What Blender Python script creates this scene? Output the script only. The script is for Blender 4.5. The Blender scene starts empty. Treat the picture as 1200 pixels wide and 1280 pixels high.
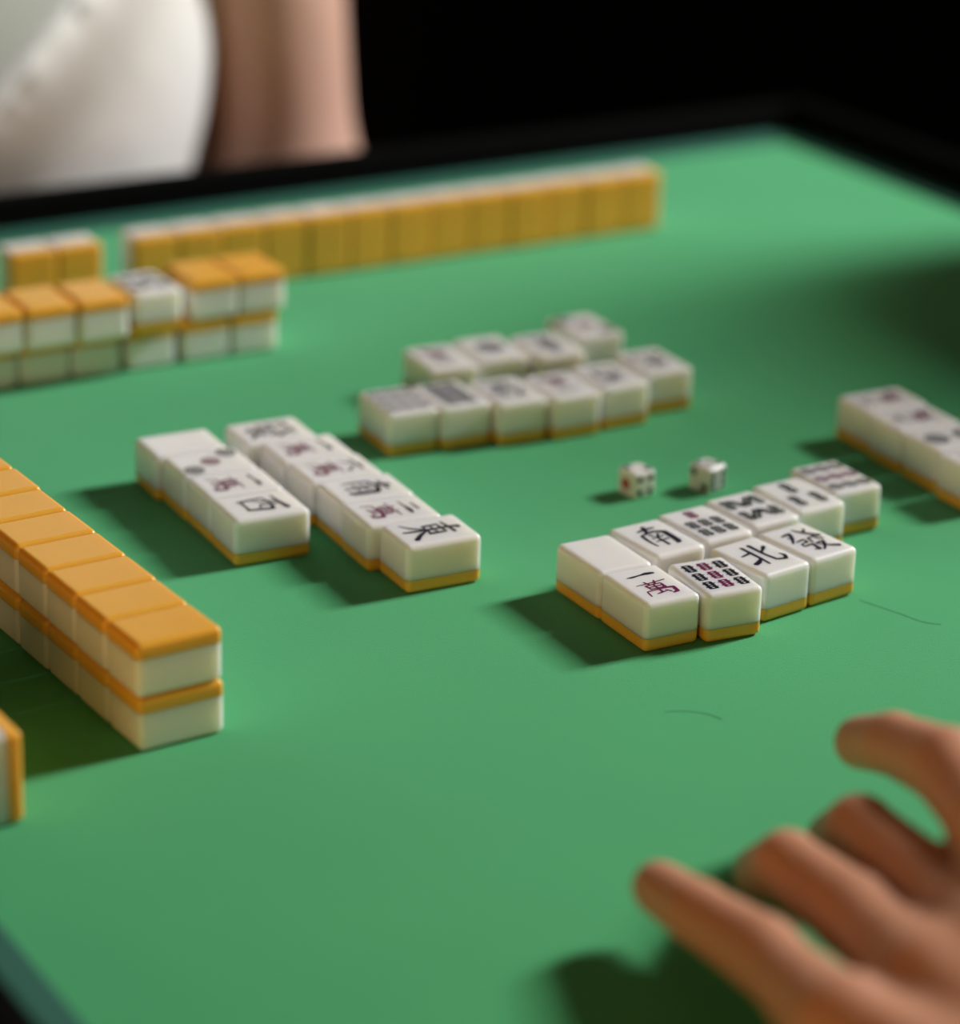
import bpy, bmesh, math, random
import numpy as np
from mathutils import Matrix, Vector

random.seed(7)
S = bpy.context.scene
COL = S.collection
PI = math.pi
R = math.radians

# ------------------------------------------------------------------ camera
CAM_LOC = Vector((-0.03226, -0.60020, 0.36861))
c_r = Vector((0.86621936, -0.49878594, 0.02960772))
c_u = Vector((0.1624766, 0.33721018, 0.92730289))
c_f = Vector((0.47250967, 0.79843715, -0.37313903))
cam = bpy.data.cameras.new('camera')
cam_o = bpy.data.objects.new('camera', cam)
COL.objects.link(cam_o)
m = Matrix((c_r, c_u, -c_f)).transposed().to_4x4()
m.translation = CAM_LOC
cam_o.matrix_world = m
cam.sensor_fit = 'HORIZONTAL'
cam.sensor_width = 36.0
cam.lens = 3536.26 / 1200 * 36.0
cam.clip_start = 0.02
cam.clip_end = 30
cam.dof.use_dof = True
cam.dof.focus_distance = 0.885
cam.dof.aperture_fstop = cam.lens / 21.5
S.camera = cam_o

# ------------------------------------------------------------------ world, window light, exposure
world = bpy.data.worlds.new('world')
S.world = world
world.use_nodes = True
bg = world.node_tree.nodes['Background']
bg.inputs['Color'].default_value = (1.0, 0.60, 0.28, 1)
bg.inputs['Strength'].default_value = 0.075

WIN = Vector((2.20, 0.13, 1.20))      # middle of the window in the right wall
WIN_W, WIN_H = 0.30, 0.66
ld = bpy.data.lights.new('window_daylight', 'AREA')
ld.shape = 'RECTANGLE'
ld.size, ld.size_y = WIN_W, WIN_H
ld.energy = 76
ld.color = (1.0, 0.985, 0.97)
lo = bpy.data.objects.new('window_daylight', ld)
COL.objects.link(lo)
lo.location = WIN + Vector((-0.03, 0, 0))
lo.rotation_euler = Vector((-1, 0, 0)).to_track_quat('-Z', 'Y').to_euler()

S.view_settings.view_transform = 'Standard'
S.view_settings.look = 'None'
S.view_settings.exposure = 0.0
S.view_settings.gamma = 1.0
S.view_settings.use_curve_mapping = False

# ------------------------------------------------------------------ materials
def mat(name, color, rough=0.5, spec=0.5, sss=0.0, sss_r=(1, .8, .6), sss_s=0.005, sheen=0.0, sheen_tint=(1, 1, 1),
        noise=0.0, nscale=40.0, bump=0.0, bscale=400.0, bdist=0.0004, coat=0.0, metal=0.0, emit=None, emit_s=0.0):
    M = bpy.data.materials.new(name)
    M.use_nodes = True
    nt = M.node_tree
    b = nt.nodes['Principled BSDF']
    b.inputs['Base Color'].default_value = (*color, 1)
    b.inputs['Roughness'].default_value = rough
    b.inputs['Specular IOR Level'].default_value = spec
    b.inputs['Metallic'].default_value = metal
    if sss:
        b.inputs['Subsurface Weight'].default_value = sss
        b.inputs['Subsurface Radius'].default_value = sss_r
        b.inputs['Subsurface Scale'].default_value = sss_s
    if sheen:
        b.inputs['Sheen Weight'].default_value = sheen
        b.inputs['Sheen Roughness'].default_value = 0.45
        b.inputs['Sheen Tint'].default_value = (*sheen_tint, 1)
    if coat:
        b.inputs['Coat Weight'].default_value = coat
        b.inputs['Coat Roughness'].default_value = 0.1
    if emit:
        b.inputs['Emission Color'].default_value = (*emit, 1)
        b.inputs['Emission Strength'].default_value = emit_s
    tc = nt.nodes.new('ShaderNodeTexCoord')
    if noise:
        n = nt.nodes.new('ShaderNodeTexNoise')
        n.inputs['Scale'].default_value = nscale
        n.inputs['Detail'].default_value = 6
        nt.links.new(tc.outputs['Object'], n.inputs['Vector'])
        mx = nt.nodes.new('ShaderNodeMixRGB')
        mx.inputs['Color1'].default_value = (*[c * (1 - noise) for c in color], 1)
        mx.inputs['Color2'].default_value = (*[min(1, c * (1 + noise)) for c in color], 1)
        nt.links.new(n.outputs['Fac'], mx.inputs['Fac'])
        nt.links.new(mx.outputs['Color'], b.inputs['Base Color'])
    if bump:
        n2 = nt.nodes.new('ShaderNodeTexNoise')
        n2.inputs['Scale'].default_value = bscale
        n2.inputs['Detail'].default_value = 4
        nt.links.new(tc.outputs['Object'], n2.inputs['Vector'])
        bp = nt.nodes.new('ShaderNodeBump')
        bp.inputs['Strength'].default_value = bump
        bp.inputs['Distance'].default_value = bdist
        nt.links.new(n2.outputs['Fac'], bp.inputs['Height'])
        nt.links.new(bp.outputs['Normal'], b.inputs['Normal'])
    return M

M_FELT = mat('green_felt', (0.046, 0.350, 0.108), rough=0.85, spec=0.25, sheen=0.42, sheen_tint=(0.5, 1.0, 0.9),
             noise=0.10, nscale=9, bump=0.6, bscale=1500, bdist=0.0003)
M_TEAL = mat('teal_border', (0.018, 0.125, 0.085), rough=0.7, noise=0.06, nscale=30, bump=0.2, bscale=900)
M_RIM = mat('black_rim', (0.0035, 0.0035, 0.0035), rough=0.8, spec=0.02, noise=0.1, nscale=20)
M_WHITE = mat('tile_ivory', (0.84, 0.825, 0.80), rough=0.22, spec=0.5, sss=0.75, sss_r=(1, .88, .55), sss_s=0.0085,
              noise=0.012, nscale=60)
M_ORANGE = mat('tile_orange', (0.85, 0.435, 0.052), rough=0.26, spec=0.45, sss=0.5, sss_r=(1, .5, .12), sss_s=0.005,
               noise=0.02, nscale=60)
M_INK = mat('ink_blue_black', (0.008, 0.008, 0.022), rough=0.4, noise=0.1, nscale=300)
M_RED = mat('ink_crimson', (0.14, 0.008, 0.062), rough=0.4, noise=0.1, nscale=300)
M_GREENINK = mat('ink_dark_green', (0.010, 0.022, 0.018), rough=0.4, noise=0.1, nscale=300)
M_DIE = mat('die_white', (0.80, 0.79, 0.76), rough=0.25, sss=0.5, sss_r=(1, .9, .6), sss_s=0.004, noise=0.01, nscale=90)
M_PIPK = mat('pip_black', (0.012, 0.014, 0.01), rough=0.4, noise=0.1, nscale=200)
M_PIPR = mat('pip_red', (0.42, 0.02, 0.01), rough=0.4, noise=0.1, nscale=200)
M_SKIN = mat('skin', (0.56, 0.265, 0.155), rough=0.5, spec=0.35, sss=0.3, sss_r=(1, .35, .18), sss_s=0.006,
             noise=0.07, nscale=45, bump=0.12, bscale=420, bdist=0.0006)
M_SKIN2 = mat('skin_fair', (0.62, 0.375, 0.285), rough=0.5, spec=0.35, sss=0.3, sss_r=(1, .35, .18), sss_s=0.006,
              noise=0.06, nscale=40, bump=0.1, bscale=400, bdist=0.0006)
M_NAIL = mat('nail', (0.66, 0.40, 0.32), rough=0.25, noise=0.03, nscale=80)
M_SHIRT = mat('white_cotton', (0.74, 0.725, 0.70), rough=0.9, spec=0.2, noise=0.03, nscale=30, bump=0.25, bscale=500, bdist=0.0008)
M_DSHIRT = mat('dark_cotton', (0.025, 0.027, 0.035), rough=0.9, spec=0.2, noise=0.1, nscale=30, bump=0.2, bscale=500)
M_TROUSER = mat('dark_denim', (0.02, 0.023, 0.035), rough=0.9, noise=0.1, nscale=40, bump=0.2, bscale=600)
M_HAIR = mat('dark_hair', (0.012, 0.009, 0.008), rough=0.5, noise=0.2, nscale=70, bump=0.6, bscale=160, bdist=0.004)
M_EYE = mat('eye', (0.03, 0.02, 0.018), rough=0.1, noise=0.1, nscale=200)
M_WOOD = mat('dark_wood', (0.030, 0.018, 0.011), rough=0.45, noise=0.3, nscale=25, bump=0.1, bscale=90)
M_WALL = mat('dark_wall', (0.012, 0.009, 0.008), rough=0.95, spec=0.1, noise=0.15, nscale=3, bump=0.15, bscale=80, bdist=0.002)
M_FLOOR = mat('dark_floor', (0.010, 0.008, 0.007), rough=0.8, spec=0.2, noise=0.2, nscale=6, bump=0.1, bscale=40)
M_FRAME = mat('window_paint', (0.35, 0.34, 0.32), rough=0.5, noise=0.04, nscale=20)
M_PANE = mat('frosted_pane', (0.6, 0.65, 0.7), rough=0.6, emit=(0.9, 0.95, 1.0), emit_s=1.2, noise=0.02, nscale=30)

# ------------------------------------------------------------------ helpers
def tag(o, label=None, cat=None, group=None, kind=None):
    if label: o['label'] = label
    if cat: o['category'] = cat
    if group: o['group'] = group
    if kind: o['kind'] = kind
    return o

def empty(name, loc=(0, 0, 0), rz=0.0):
    o = bpy.data.objects.new(name, None)
    o.empty_display_size = 0.01
    COL.objects.link(o)
    o.location = loc
    o.rotation_euler = (0, 0, rz)
    return o

def link(name, me, parent=None, M=None):
    o = bpy.data.objects.new(name, me)
    COL.objects.link(o)
    if M is not None and not me.materials:
        me.materials.append(M)
    if parent is not None:
        o.parent = parent
    return o

def to_mesh(name, bm, M=None, smooth=False, weighted=False):
    bmesh.ops.recalc_face_normals(bm, faces=bm.faces)
    me = bpy.data.meshes.new(name)
    bm.to_mesh(me)
    bm.free()
    if M is not None:
        me.materials.append(M)
    if smooth or weighted:
        me.polygons.foreach_set('use_smooth', [True] * len(me.polygons))
    if weighted:
        acc = [Vector((0, 0, 0)) for _ in me.vertices]
        for p in me.polygons:
            for v in p.vertices:
                acc[v] += p.normal * (p.area ** 1.5)
        me.normals_split_custom_set_from_vertices([a.normalized()[:] for a in acc])
    return me

def add_box(bm, lo_, hi_, bevel=0.0, seg=2, mtx=None):
    r = bmesh.ops.create_cube(bm, size=1.0)
    vs = r['verts']
    for v in vs:
        v.co = Vector([(lo_[i] + hi_[i]) / 2 + v.co[i] * (hi_[i] - lo_[i]) for i in range(3)])
    if bevel:
        es = list({e for v in vs for e in v.link_edges})
        n0 = set(bm.verts)
        rb = bmesh.ops.bevel(bm, geom=es, offset=bevel, segments=seg, profile=0.5, affect='EDGES')
        vs = [v for v in bm.verts if v in rb['verts'] or v in vs] if False else list(set(rb['verts']) | {v for v in vs if v.is_valid})
    if mtx is not None:
        for v in vs:
            v.co = mtx @ v.co
    return vs

def box_obj(name, lo_, hi_, M, parent=None, bevel=0.0, seg=2):
    bm = bmesh.new()
    add_box(bm, lo_, hi_, bevel, seg)
    return link(name, to_mesh(name, bm, M, weighted=bevel > 0), parent)

def bar_mesh(name, a, b, r0, r1, M, seg=14):
    bm = bmesh.new()
    a, b = Vector(a), Vector(b)
    q = (b - a).to_track_quat('Z', 'Y').to_matrix().to_4x4()
    q.translation = (a + b) / 2
    bmesh.ops.create_cone(bm, cap_ends=True, segments=seg, radius1=r0, radius2=r1, depth=(b - a).length, matrix=q)
    me = to_mesh(name, bm, M, weighted=True)
    return me

# ------------------------------------------------------------------ the setting
FLOOR_Z = -0.74
tag(box_obj('floor', (-3.0, -3.0, FLOOR_Z - 0.05), (2.2, 3.0, FLOOR_Z), M_FLOOR), kind='structure')
tag(box_obj('wall_back', (-3.0, 3.0, FLOOR_Z), (2.3, 3.1, 2.1), M_WALL), kind='structure')
bm = bmesh.new()
wy0, wy1, wz0, wz1 = WIN.y - WIN_W / 2, WIN.y + WIN_W / 2, WIN.z - WIN_H / 2, WIN.z + WIN_H / 2
add_box(bm, (2.2, -3.0, FLOOR_Z), (2.3, wy0, 2.1))
add_box(bm, (2.2, wy1, FLOOR_Z), (2.3, 3.0, 2.1))
add_box(bm, (2.2, wy0, FLOOR_Z), (2.3, wy1, wz0))
add_box(bm, (2.2, wy0, wz1), (2.3, wy1, 2.1))
tag(link('wall_right', to_mesh('wall_right', bm, M_WALL)), kind='structure')
wroot = tag(empty('window_1', (2.25, WIN.y, wz0)), kind='structure')
bm = bmesh.new()
t = 0.03
for a_, b_ in (((-0.03, -WIN_W / 2, 0), (0.03, -WIN_W / 2 + t, WIN_H)), ((-0.03, WIN_W / 2 - t, 0), (0.03, WIN_W / 2, WIN_H)),
               ((-0.03, -WIN_W / 2 + t, 0), (0.03, WIN_W / 2 - t, t)), ((-0.03, -WIN_W / 2 + t, WIN_H - t), (0.03, WIN_W / 2 - t, WIN_H))):
    add_box(bm, a_, b_, 0.003)
link('window_frame', to_mesh('window_frame', bm, M_FRAME), wroot)
box_obj('window_pane', (0.0, -WIN_W / 2 + t, t), (0.008, WIN_W / 2 - t, WIN_H - t), M_PANE, wroot)
box_obj('window_sill', (-0.10, -WIN_W / 2 - 0.03, -0.03), (0.0, WIN_W / 2 + 0.03, -0.002), M_FRAME, wroot, 0.004)

# ------------------------------------------------------------------ mahjong table
TH = 0.01632
CORNER = Vector((0.8375, 0.5675, 0))              # far right corner of the felt
TW, TD = 0.6625, 0.775
TEAL_W, RIM_W, RIM_H = 0.017, 0.012, 0.016
tc_, ts_ = math.cos(TH), math.sin(TH)
table = empty('mahjong_table', (CORNER.x - TW / 2 * tc_ + TD / 2 * ts_, CORNER.y - TW / 2 * ts_ - TD / 2 * tc_, FLOOR_Z), TH)
tag(table, 'square mahjong table with green felt top and raised black rim', 'table')
Z0 = -FLOOR_Z
hw, hd = TW / 2, TD / 2
bm = bmesh.new()
bmesh.ops.create_grid(bm, x_segments=8, y_segments=8, size=1.0)
for v in bm.verts:
    v.co = Vector((v.co.x * hw, v.co.y * hd, Z0))
ret = bmesh.ops.extrude_face_region(bm, geom=list(bm.faces))
for v in [g for g in ret['geom'] if isinstance(g, bmesh.types.BMVert)]:
    v.co.z -= 0.004
felt = link('felt', to_mesh('felt', bm, M_FELT), table)
def ring_pieces(name, x_in, y_in, w, z0, z1, M, bevel):
    for sx, sy in ((1, 0), (-1, 0), (0, 1), (0, -1)):
        if sx:
            a = (min(sx * x_in, sx * (x_in + w)), -y_in - w, z0)
            b = (max(sx * x_in, sx * (x_in + w)), y_in + w, z1)
        else:
            a = (-x_in + 0.0002, min(sy * y_in, sy * (y_in + w)), z0)
            b = (x_in - 0.0002, max(sy * y_in, sy * (y_in + w)), z1)
        box_obj(name, a, b, M, table, bevel, 3)
ring_pieces('felt_border', hw + 0.0001, hd + 0.0001, TEAL_W, Z0 - 0.004, Z0 + 0.0012, M_TEAL, 0.0006)
ring_pieces('rim_rail', hw + TEAL_W + 0.0003, hd + TEAL_W + 0.0003, RIM_W, Z0 - 0.05, Z0 + RIM_H, M_RIM, 0.003)
box_obj('table_base', (-hw - TEAL_W, -hd - TEAL_W, Z0 - 0.06), (hw + TEAL_W, hd + TEAL_W, Z0 - 0.0045), M_RIM, table)
for sx in (-1, 1):
    for sy in (-1, 1):
        box_obj('leg', (sx * (hw - 0.03) - 0.025, sy * (hd - 0.03) - 0.025, 0), (sx * (hw - 0.03) + 0.025, sy * (hd - 0.03) + 0.025, Z0 - 0.0605), M_RIM, table, 0.004)

# ------------------------------------------------------------------ tile shapes
TWd, TLn, THk = 0.0204, 0.0275, 0.01695
SEAM = 0.285 * THk
def tile_half(name, M, keep_top):
    bm = bmesh.new()
    add_box(bm, (-TWd / 2, -TLn / 2, 0), (TWd / 2, TLn / 2, THk), 0.0020, 5)
    r = bmesh.ops.bisect_plane(bm, geom=list(bm.verts) + list(bm.edges) + list(bm.faces), plane_co=(0, 0, SEAM), plane_no=(0, 0, 1),
                               clear_inner=keep_top, clear_outer=not keep_top)
    es = [e for e in r['geom_cut'] if isinstance(e, bmesh.types.BMEdge)]
    bmesh.ops.contextual_create(bm, geom=es)
    bmesh.ops.split_edges(bm, edges=[e for e in es if e.is_valid])
    return to_mesh(name, bm, M, weighted=True)
ME_FACE = tile_half('face_block', M_WHITE, True)
ME_BACK = tile_half('back_layer', M_ORANGE, False)

# brush strokes: each stroke is a list of (x, y, width) in a 0..100 box, x right, y up
GLYPH = {
 'yi': [[(6, 44, 3), (22, 44, 9), (50, 54, 6), (74, 60, 15), (95, 56, 9)]],
 'er': [[(26, 76, 5), (50, 78, 8), (74, 82, 9)], [(4, 18, 4), (40, 24, 7), (70, 30, 17), (96, 26, 9)]],
 'liu': [[(48, 98, 5), (56, 84, 11)], [(6, 64, 6), (50, 70, 7), (94, 74, 9)], [(38, 54, 9), (28, 26, 7), (10, 6, 4)], [(58, 54, 5), (76, 28, 8), (92, 6, 12)]],
 'wan': [[(4, 84, 4), (50, 88, 6), (96, 96, 5)], [(34, 100, 6), (40, 78, 8)], [(66, 102, 5), (58, 80, 9)],
         [(26, 74, 8), (30, 46, 7)], [(26, 74, 6), (74, 78, 6), (72, 48, 12)], [(28, 61, 5), (72, 63, 6)], [(29, 48, 5), (72, 49, 6)],
         [(50, 76, 6), (48, 18, 8)], [(10, 36, 5), (6, 4, 5)], [(10, 36, 5), (60, 42, 7), (92, 40, 12), (88, 8, 12), (72, 4, 5)],
         [(28, 12, 4), (46, 18, 7), (64, 22, 4)], [(62, 32, 3), (72, 14, 8)]],
 'nan': [[(20, 86, 5), (50, 90, 9), (80, 92, 6)], [(54, 102, 12), (46, 84, 10), (40, 72, 7)], [(16, 64, 9), (12, 34, 7), (14, 8, 4)],
         [(16, 66, 6), (60, 74, 9), (88, 64, 15), (84, 14, 15), (72, 6, 4)], [(38, 62, 8), (44, 52, 4)], [(64, 62, 5), (54, 50, 7)],
         [(30, 44, 4), (68, 48, 6)], [(28, 28, 4), (70, 32, 6)], [(48, 48, 6), (48, 6, 8)]],
 'bei': [[(40, 98, 9), (38, 50, 9), (34, 4, 6)], [(6, 62, 5), (38, 68, 9)], [(2, 16, 12), (18, 22, 12), (40, 36, 5)],
         [(92, 80, 11), (78, 68, 7), (62, 58, 5)], [(64, 100, 11), (62, 50, 8), (66, 14, 9), (88, 6, 9), (98, 22, 9), (94, 34, 5)]],
 'fa': [[(10, 88, 5), (40, 92, 10), (26, 72, 8), (4, 50, 4)], [(16, 76, 4), (26, 68, 8)], [(60, 102, 6), (74, 80, 9), (98, 56, 13)], [(90, 94, 8), (74, 80, 4)],
        [(18, 52, 5), (44, 56, 7), (42, 42, 6), (20, 40, 4)], [(20, 40, 5), (16, 28, 5), (44, 30, 8), (40, 4, 9), (26, 8, 4)],
        [(60, 56, 6), (52, 36, 5)], [(58, 56, 5), (80, 58, 7), (80, 44, 6), (94, 42, 7)], [(52, 28, 4), (82, 32, 8), (64, 12, 7), (46, -2, 4)], [(56, 26, 4), (74, 10, 8), (96, -2, 13)]],
 'dong': [[(16, 82, 5), (50, 86, 7), (82, 88, 8)], [(26, 70, 6), (28, 40, 8)], [(26, 70, 5), (74, 73, 6), (73, 40, 10)], [(27, 55, 4), (73, 57, 5)], [(28, 41, 4), (73, 42, 6)],
          [(56, 104, 14), (50, 88, 8), (50, 30, 8), (46, -4, 6)], [(46, 40, 6), (28, 18, 7), (2, 2, 3)], [(54, 42, 3), (72, 22, 9), (98, 4, 12)]],
 'xi': [[(6, 88, 4), (50, 92, 8), (94, 98, 15)], [(14, 62, 7), (22, 6, 9)], [(14, 64, 5), (56, 70, 7), (90, 66, 11), (80, 10, 10)], [(22, 12, 6), (80, 14, 7)],
        [(42, 92, 7), (38, 54, 6), (26, 38, 3)], [(60, 92, 6), (58, 46, 6), (74, 42, 5)]],
}
def ribbon(bm, pts, z):
    """smooth brush stroke of varying width as a thin raised strip"""
    P = [Vector((p[0], p[1])) for p in pts]
    Wd = [p[2] for p in pts]
    Q, QW = [], []
    n = len(P)
    for i in range(n - 1):
        p0, p1, p2, p3 = P[max(i - 1, 0)], P[i], P[i + 1], P[min(i + 2, n - 1)]
        sharp1 = i > 0 and (p1 - p0).normalized().dot((p2 - p1).normalized()) < 0.5
        sharp2 = i + 2 < n and (p2 - p1).normalized().dot((p3 - p2).normalized()) < 0.5
        m1 = (p2 - p1) if sharp1 else (p2 - p0) / 2
        m2 = (p2 - p1) if sharp2 else (p3 - p1) / 2
        for k in range(5):
            t = k / 5
            h = (2 * t ** 3 - 3 * t * t + 1) * p1 + (t ** 3 - 2 * t * t + t) * m1 + (-2 * t ** 3 + 3 * t * t) * p2 + (t ** 3 - t * t) * m2
            Q.append(h); QW.append(Wd[i] * (1 - t) + Wd[i + 1] * t)
    Q.append(P[-1]); QW.append(Wd[-1])
    L_, R_ = [], []
    for i, q in enumerate(Q):
        dd = (Q[min(i + 1, len(Q) - 1)] - Q[max(i - 1, 0)])
        if dd.length < 1e-9: dd = Vector((1e-6, 0))
        nrm = Vector((-dd.y, dd.x)).normalized() * QW[i] * 0.5
        L_.append(q + nrm); R_.append(q - nrm)
    d0 = (Q[0] - Q[1]).normalized() * QW[0] * .4
    d1 = (Q[-1] - Q[-2]).normalized() * QW[-1] * .4
    ring_ = [Q[0] + d0] + L_ + [Q[-1] + d1] + R_[::-1]
    lv = [bm.verts.new((p.x, p.y, z)) for p in L_]
    rv = [bm.verts.new((p.x, p.y, z)) for p in R_]
    e0 = bm.verts.new(((Q[0] + d0).x, (Q[0] + d0).y, z)); e1 = bm.verts.new(((Q[-1] + d1).x, (Q[-1] + d1).y, z))
    bm.faces.new((e0, rv[0], lv[0])); bm.faces.new((lv[-1], rv[-1], e1))
    for i in range(len(lv) - 1):
        bm.faces.new((lv[i], rv[i], rv[i + 1], lv[i + 1]))
INK_Z = THk + 0.00003
def finish_mark(name, bm, M):
    me = bpy.data.meshes.new(name)
    for f in bm.faces:
        if f.normal.z < 0: f.normal_flip()
    bm.normal_update()
    for f in bm.faces:
        if f.normal.z < 0: f.normal_flip()
    bm.to_mesh(me); bm.free()
    me.materials.append(M)
    return me
def glyph_mark(name, g, M, cx, cy, w, h, thick=1.0):
    bm = bmesh.new()
    k = 0
    for s in GLYPH[g]:
        pts = [((p[0] - 50) / 100 * w + cx, (p[1] - 50) / 100 * h + cy, p[2] / 100 * (w + h) / 2 * thick) for p in s]
        ribbon(bm, pts, INK_Z + k * 0.000004)
        k += 1
    return finish_mark(name, bm, M)
def ring_flat(bm, cx, cy, r0, r1, z, seg=20, sy=1.0):
    a = [bm.verts.new((cx + r0 * math.cos(2 * PI * i / seg), cy + sy * r0 * math.sin(2 * PI * i / seg), z)) for i in range(seg)] if r0 > 0 else None
    b = [bm.verts.new((cx + r1 * math.cos(2 * PI * i / seg), cy + sy * r1 * math.sin(2 * PI * i / seg), z)) for i in range(seg)]
    if a is None:
        bm.faces.new(b)
    else:
        for i in range(seg):
            j = (i + 1) % seg
            bm.faces.new((a[i], b[i], b[j], a[j]))
def pin_mark(name, pts, r, M):
    bm = bmesh.new()
    for (x, y) in pts:
        ring_flat(bm, x, y, r * 0.74, r, INK_Z)
        ring_flat(bm, x, y, r * 0.40, r * 0.60, INK_Z)
        ring_flat(bm, x, y, 0, r * 0.24, INK_Z, 10)
    return finish_mark(name, bm, M)
def stick_mark(name, sticks, M):
    """bamboo sticks: two rails with three knots; each is (cx, cy, length, width, angle)"""
    bm = bmesh.new()
    for (cx, cy, ln, wd, an) in sticks:
        ca, sa = math.cos(an), math.sin(an)
        tr = lambda x, y: (cx + x * ca - y * sa, cy + x * sa + y * ca)
        def quad(x0, y0, x1, y1, z=INK_Z):
            bm.faces.new([bm.verts.new((*tr(x, y), z)) for x, y in ((x0, y0), (x1, y0), (x1, y1), (x0, y1))])
        for s in (-1, 1):
            for hlf in (-1, 1):
                quad(s * wd * 0.30 - wd * 0.17, hlf * ln * 0.25 - ln * 0.25, s * wd * 0.30 + wd * 0.17, hlf * ln * 0.25 + ln * 0.25)
        for yk, wk in ((-0.46, 0.8), (-0.23, 1.25), (0.0, 0.9), (0.23, 1.25), (0.46, 0.8)):
            quad(-wd * 0.5 * wk, yk * ln - ln * 0.055, wd * 0.5 * wk, yk * ln + ln * 0.055, INK_Z + 0.000004)
    return finish_mark(name, bm, M)
MM = 0.001
def marks_for(kind):
    """list of (part name, mesh, label)"""
    k = kind
    if k == 'blank': return []
    if k in ('m1', 'm2', 'm6'):
        g = {'m1': 'yi', 'm2': 'er', 'm6': 'liu'}[k]
        h = {'m1': 5.0, 'm2': 6.2, 'm6': 7.4}[k]
        return [('numeral_mark', glyph_mark('numeral_' + g, g, M_INK, 0, 6.6 * MM, 11.5 * MM, h * MM, 1.15 if k != 'm1' else 1.5), 'blue-black brush numeral'),
                ('character_mark', glyph_mark('character_wan', 'wan', M_RED, 0, -4.0 * MM, 12.0 * MM, 11.0 * MM, 1.0), 'crimson wan character')]
    if k in GLYPH:
        w_, h_, c_ = {'nan': (12.5, 16.5, 0), 'bei': (14.0, 15.5, 0), 'fa': (13.5, 17, 0), 'dong': (13, 18, 0), 'xi': (12.5, 15.5, 0)}[k]
        return [('character_mark', glyph_mark('character_' + k, k, M_INK, 0, c_ * MM, w_ * MM, h_ * MM, 1.05), 'blue-black brush character')]
    if k == 's9':
        L_ = 5.5 * MM
        a = [(x * 5.6 * MM, y * 7.0 * MM, L_, 3.6 * MM, 0) for x in (-1, 1) for y in (-1, 0, 1)]
        b = [(0, y * 7.0 * MM, L_, 3.6 * MM, 0) for y in (-1, 0, 1)]
        return [('bamboo_mark', stick_mark('bamboo_dark9', a, M_INK), 'blue-black bamboo sticks'), ('bamboo_mark', stick_mark('bamboo_red9', b, M_RED), 'crimson bamboo sticks')]
    if k == 's7':
        a = [(x * 5.2 * MM, y * MM, 5.6 * MM, 3.4 * MM, 0) for x in (-1, 0, 1) for y in (-0.2, -7.2)]
        b = [(0, 7.6 * MM, 5.6 * MM, 3.4 * MM, 0)]
        return [('bamboo_mark', stick_mark('bamboo_dark7', a, M_GREENINK), 'dark bamboo sticks'), ('bamboo_mark', stick_mark('bamboo_red7', b, M_RED), 'crimson bamboo stick')]
    if k == 's8':
        a = []
        for s, yc in ((1, 5.2), (-1, -5.2)):
            for x, an in ((-6.2, 0), (6.2, 0), (-2.2, s * 0.62), (2.2, -s * 0.62)):
                a.append((x * MM, yc * MM, 7.4 * MM, 3.0 * MM, an))
        return [('bamboo_mark', stick_mark('bamboo_dark8', a, M_GREENINK), 'dark bamboo sticks')]
    if k == 's3':
        a = [(0, 5.6 * MM, 8.4 * MM, 3.4 * MM, 0), (-4.4 * MM, -5.2 * MM, 8.4 * MM, 3.4 * MM, 0), (4.4 * MM, -5.2 * MM, 8.4 * MM, 3.4 * MM, 0)]
        return [('bamboo_mark', stick_mark('bamboo_dark3', a, M_GREENINK), 'dark bamboo sticks')]
    if k == 's4':
        a = [(x * 4 * MM, y * 5.4 * MM, 8.4 * MM, 3.2 * MM, 0) for x in (-1, 1) for y in (-1, 1)]
        return [('bamboo_mark', stick_mark('bamboo_dark4', a, M_GREENINK), 'dark bamboo sticks')]
    if k == 'p9':
        row = lambda y: [(x * 5.9 * MM, y * MM) for x in (-1, 0, 1)]
        return [('circle_mark', pin_mark('circles_dark9', row(8.0) + row(-8.0), 2.7 * MM, M_INK), 'dark circles'), ('circle_mark', pin_mark('circles_red9', row(0), 2.7 * MM, M_RED), 'crimson circles')]
    if k == 'p9b':
        row = lambda y: [(x * 5.9 * MM, y * MM) for x in (-1, 0, 1)]
        return [('circle_mark', pin_mark('circles_blue9', row(8.0) + row(0) + row(-8.0), 2.7 * MM, M_INK), 'dark circles')]
    if k == 'p8':
        return [('circle_mark', pin_mark('circles_dark8', [(x * 3.4 * MM, y * 5.4 * MM) for x in (-1, 1) for y in (-1.5, -.5, .5, 1.5)], 3.1 * MM, M_INK), 'dark circles')]
    if k == 'p3':
        return [('circle_mark', pin_mark('circles_dark3', [(-5.6 * MM, 8.2 * MM), (5.6 * MM, -8.2 * MM)], 3.5 * MM, M_GREENINK), 'dark circles'), ('circle_mark', pin_mark('circles_red3', [(0, 0)], 3.4 * MM, M_RED), 'crimson circle')]
    if k == 'p2':
        return [('circle_mark', pin_mark('circles_dark2', [(0, 6.4 * MM), (0, -6.4 * MM)], 4.6 * MM, M_GREENINK), 'dark circles')]
    if k == 'p1':
        return [('circle_mark', pin_mark('circles_dark1', [(0, 0)], 5.5 * MM, M_INK), 'dark circle')]
    raise ValueError(k)
MARK_CACHE = {}
UP = Matrix.Identity(4)
DOWN = Matrix.Translation((0, 0, THk)) @ Matrix.Rotation(PI, 4, 'Y')
STAND = Matrix.Translation((0, -THk / 2, TLn / 2)) @ Matrix.Rotation(PI, 4, 'Z') @ Matrix.Rotation(PI / 2, 4, 'X')
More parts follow.
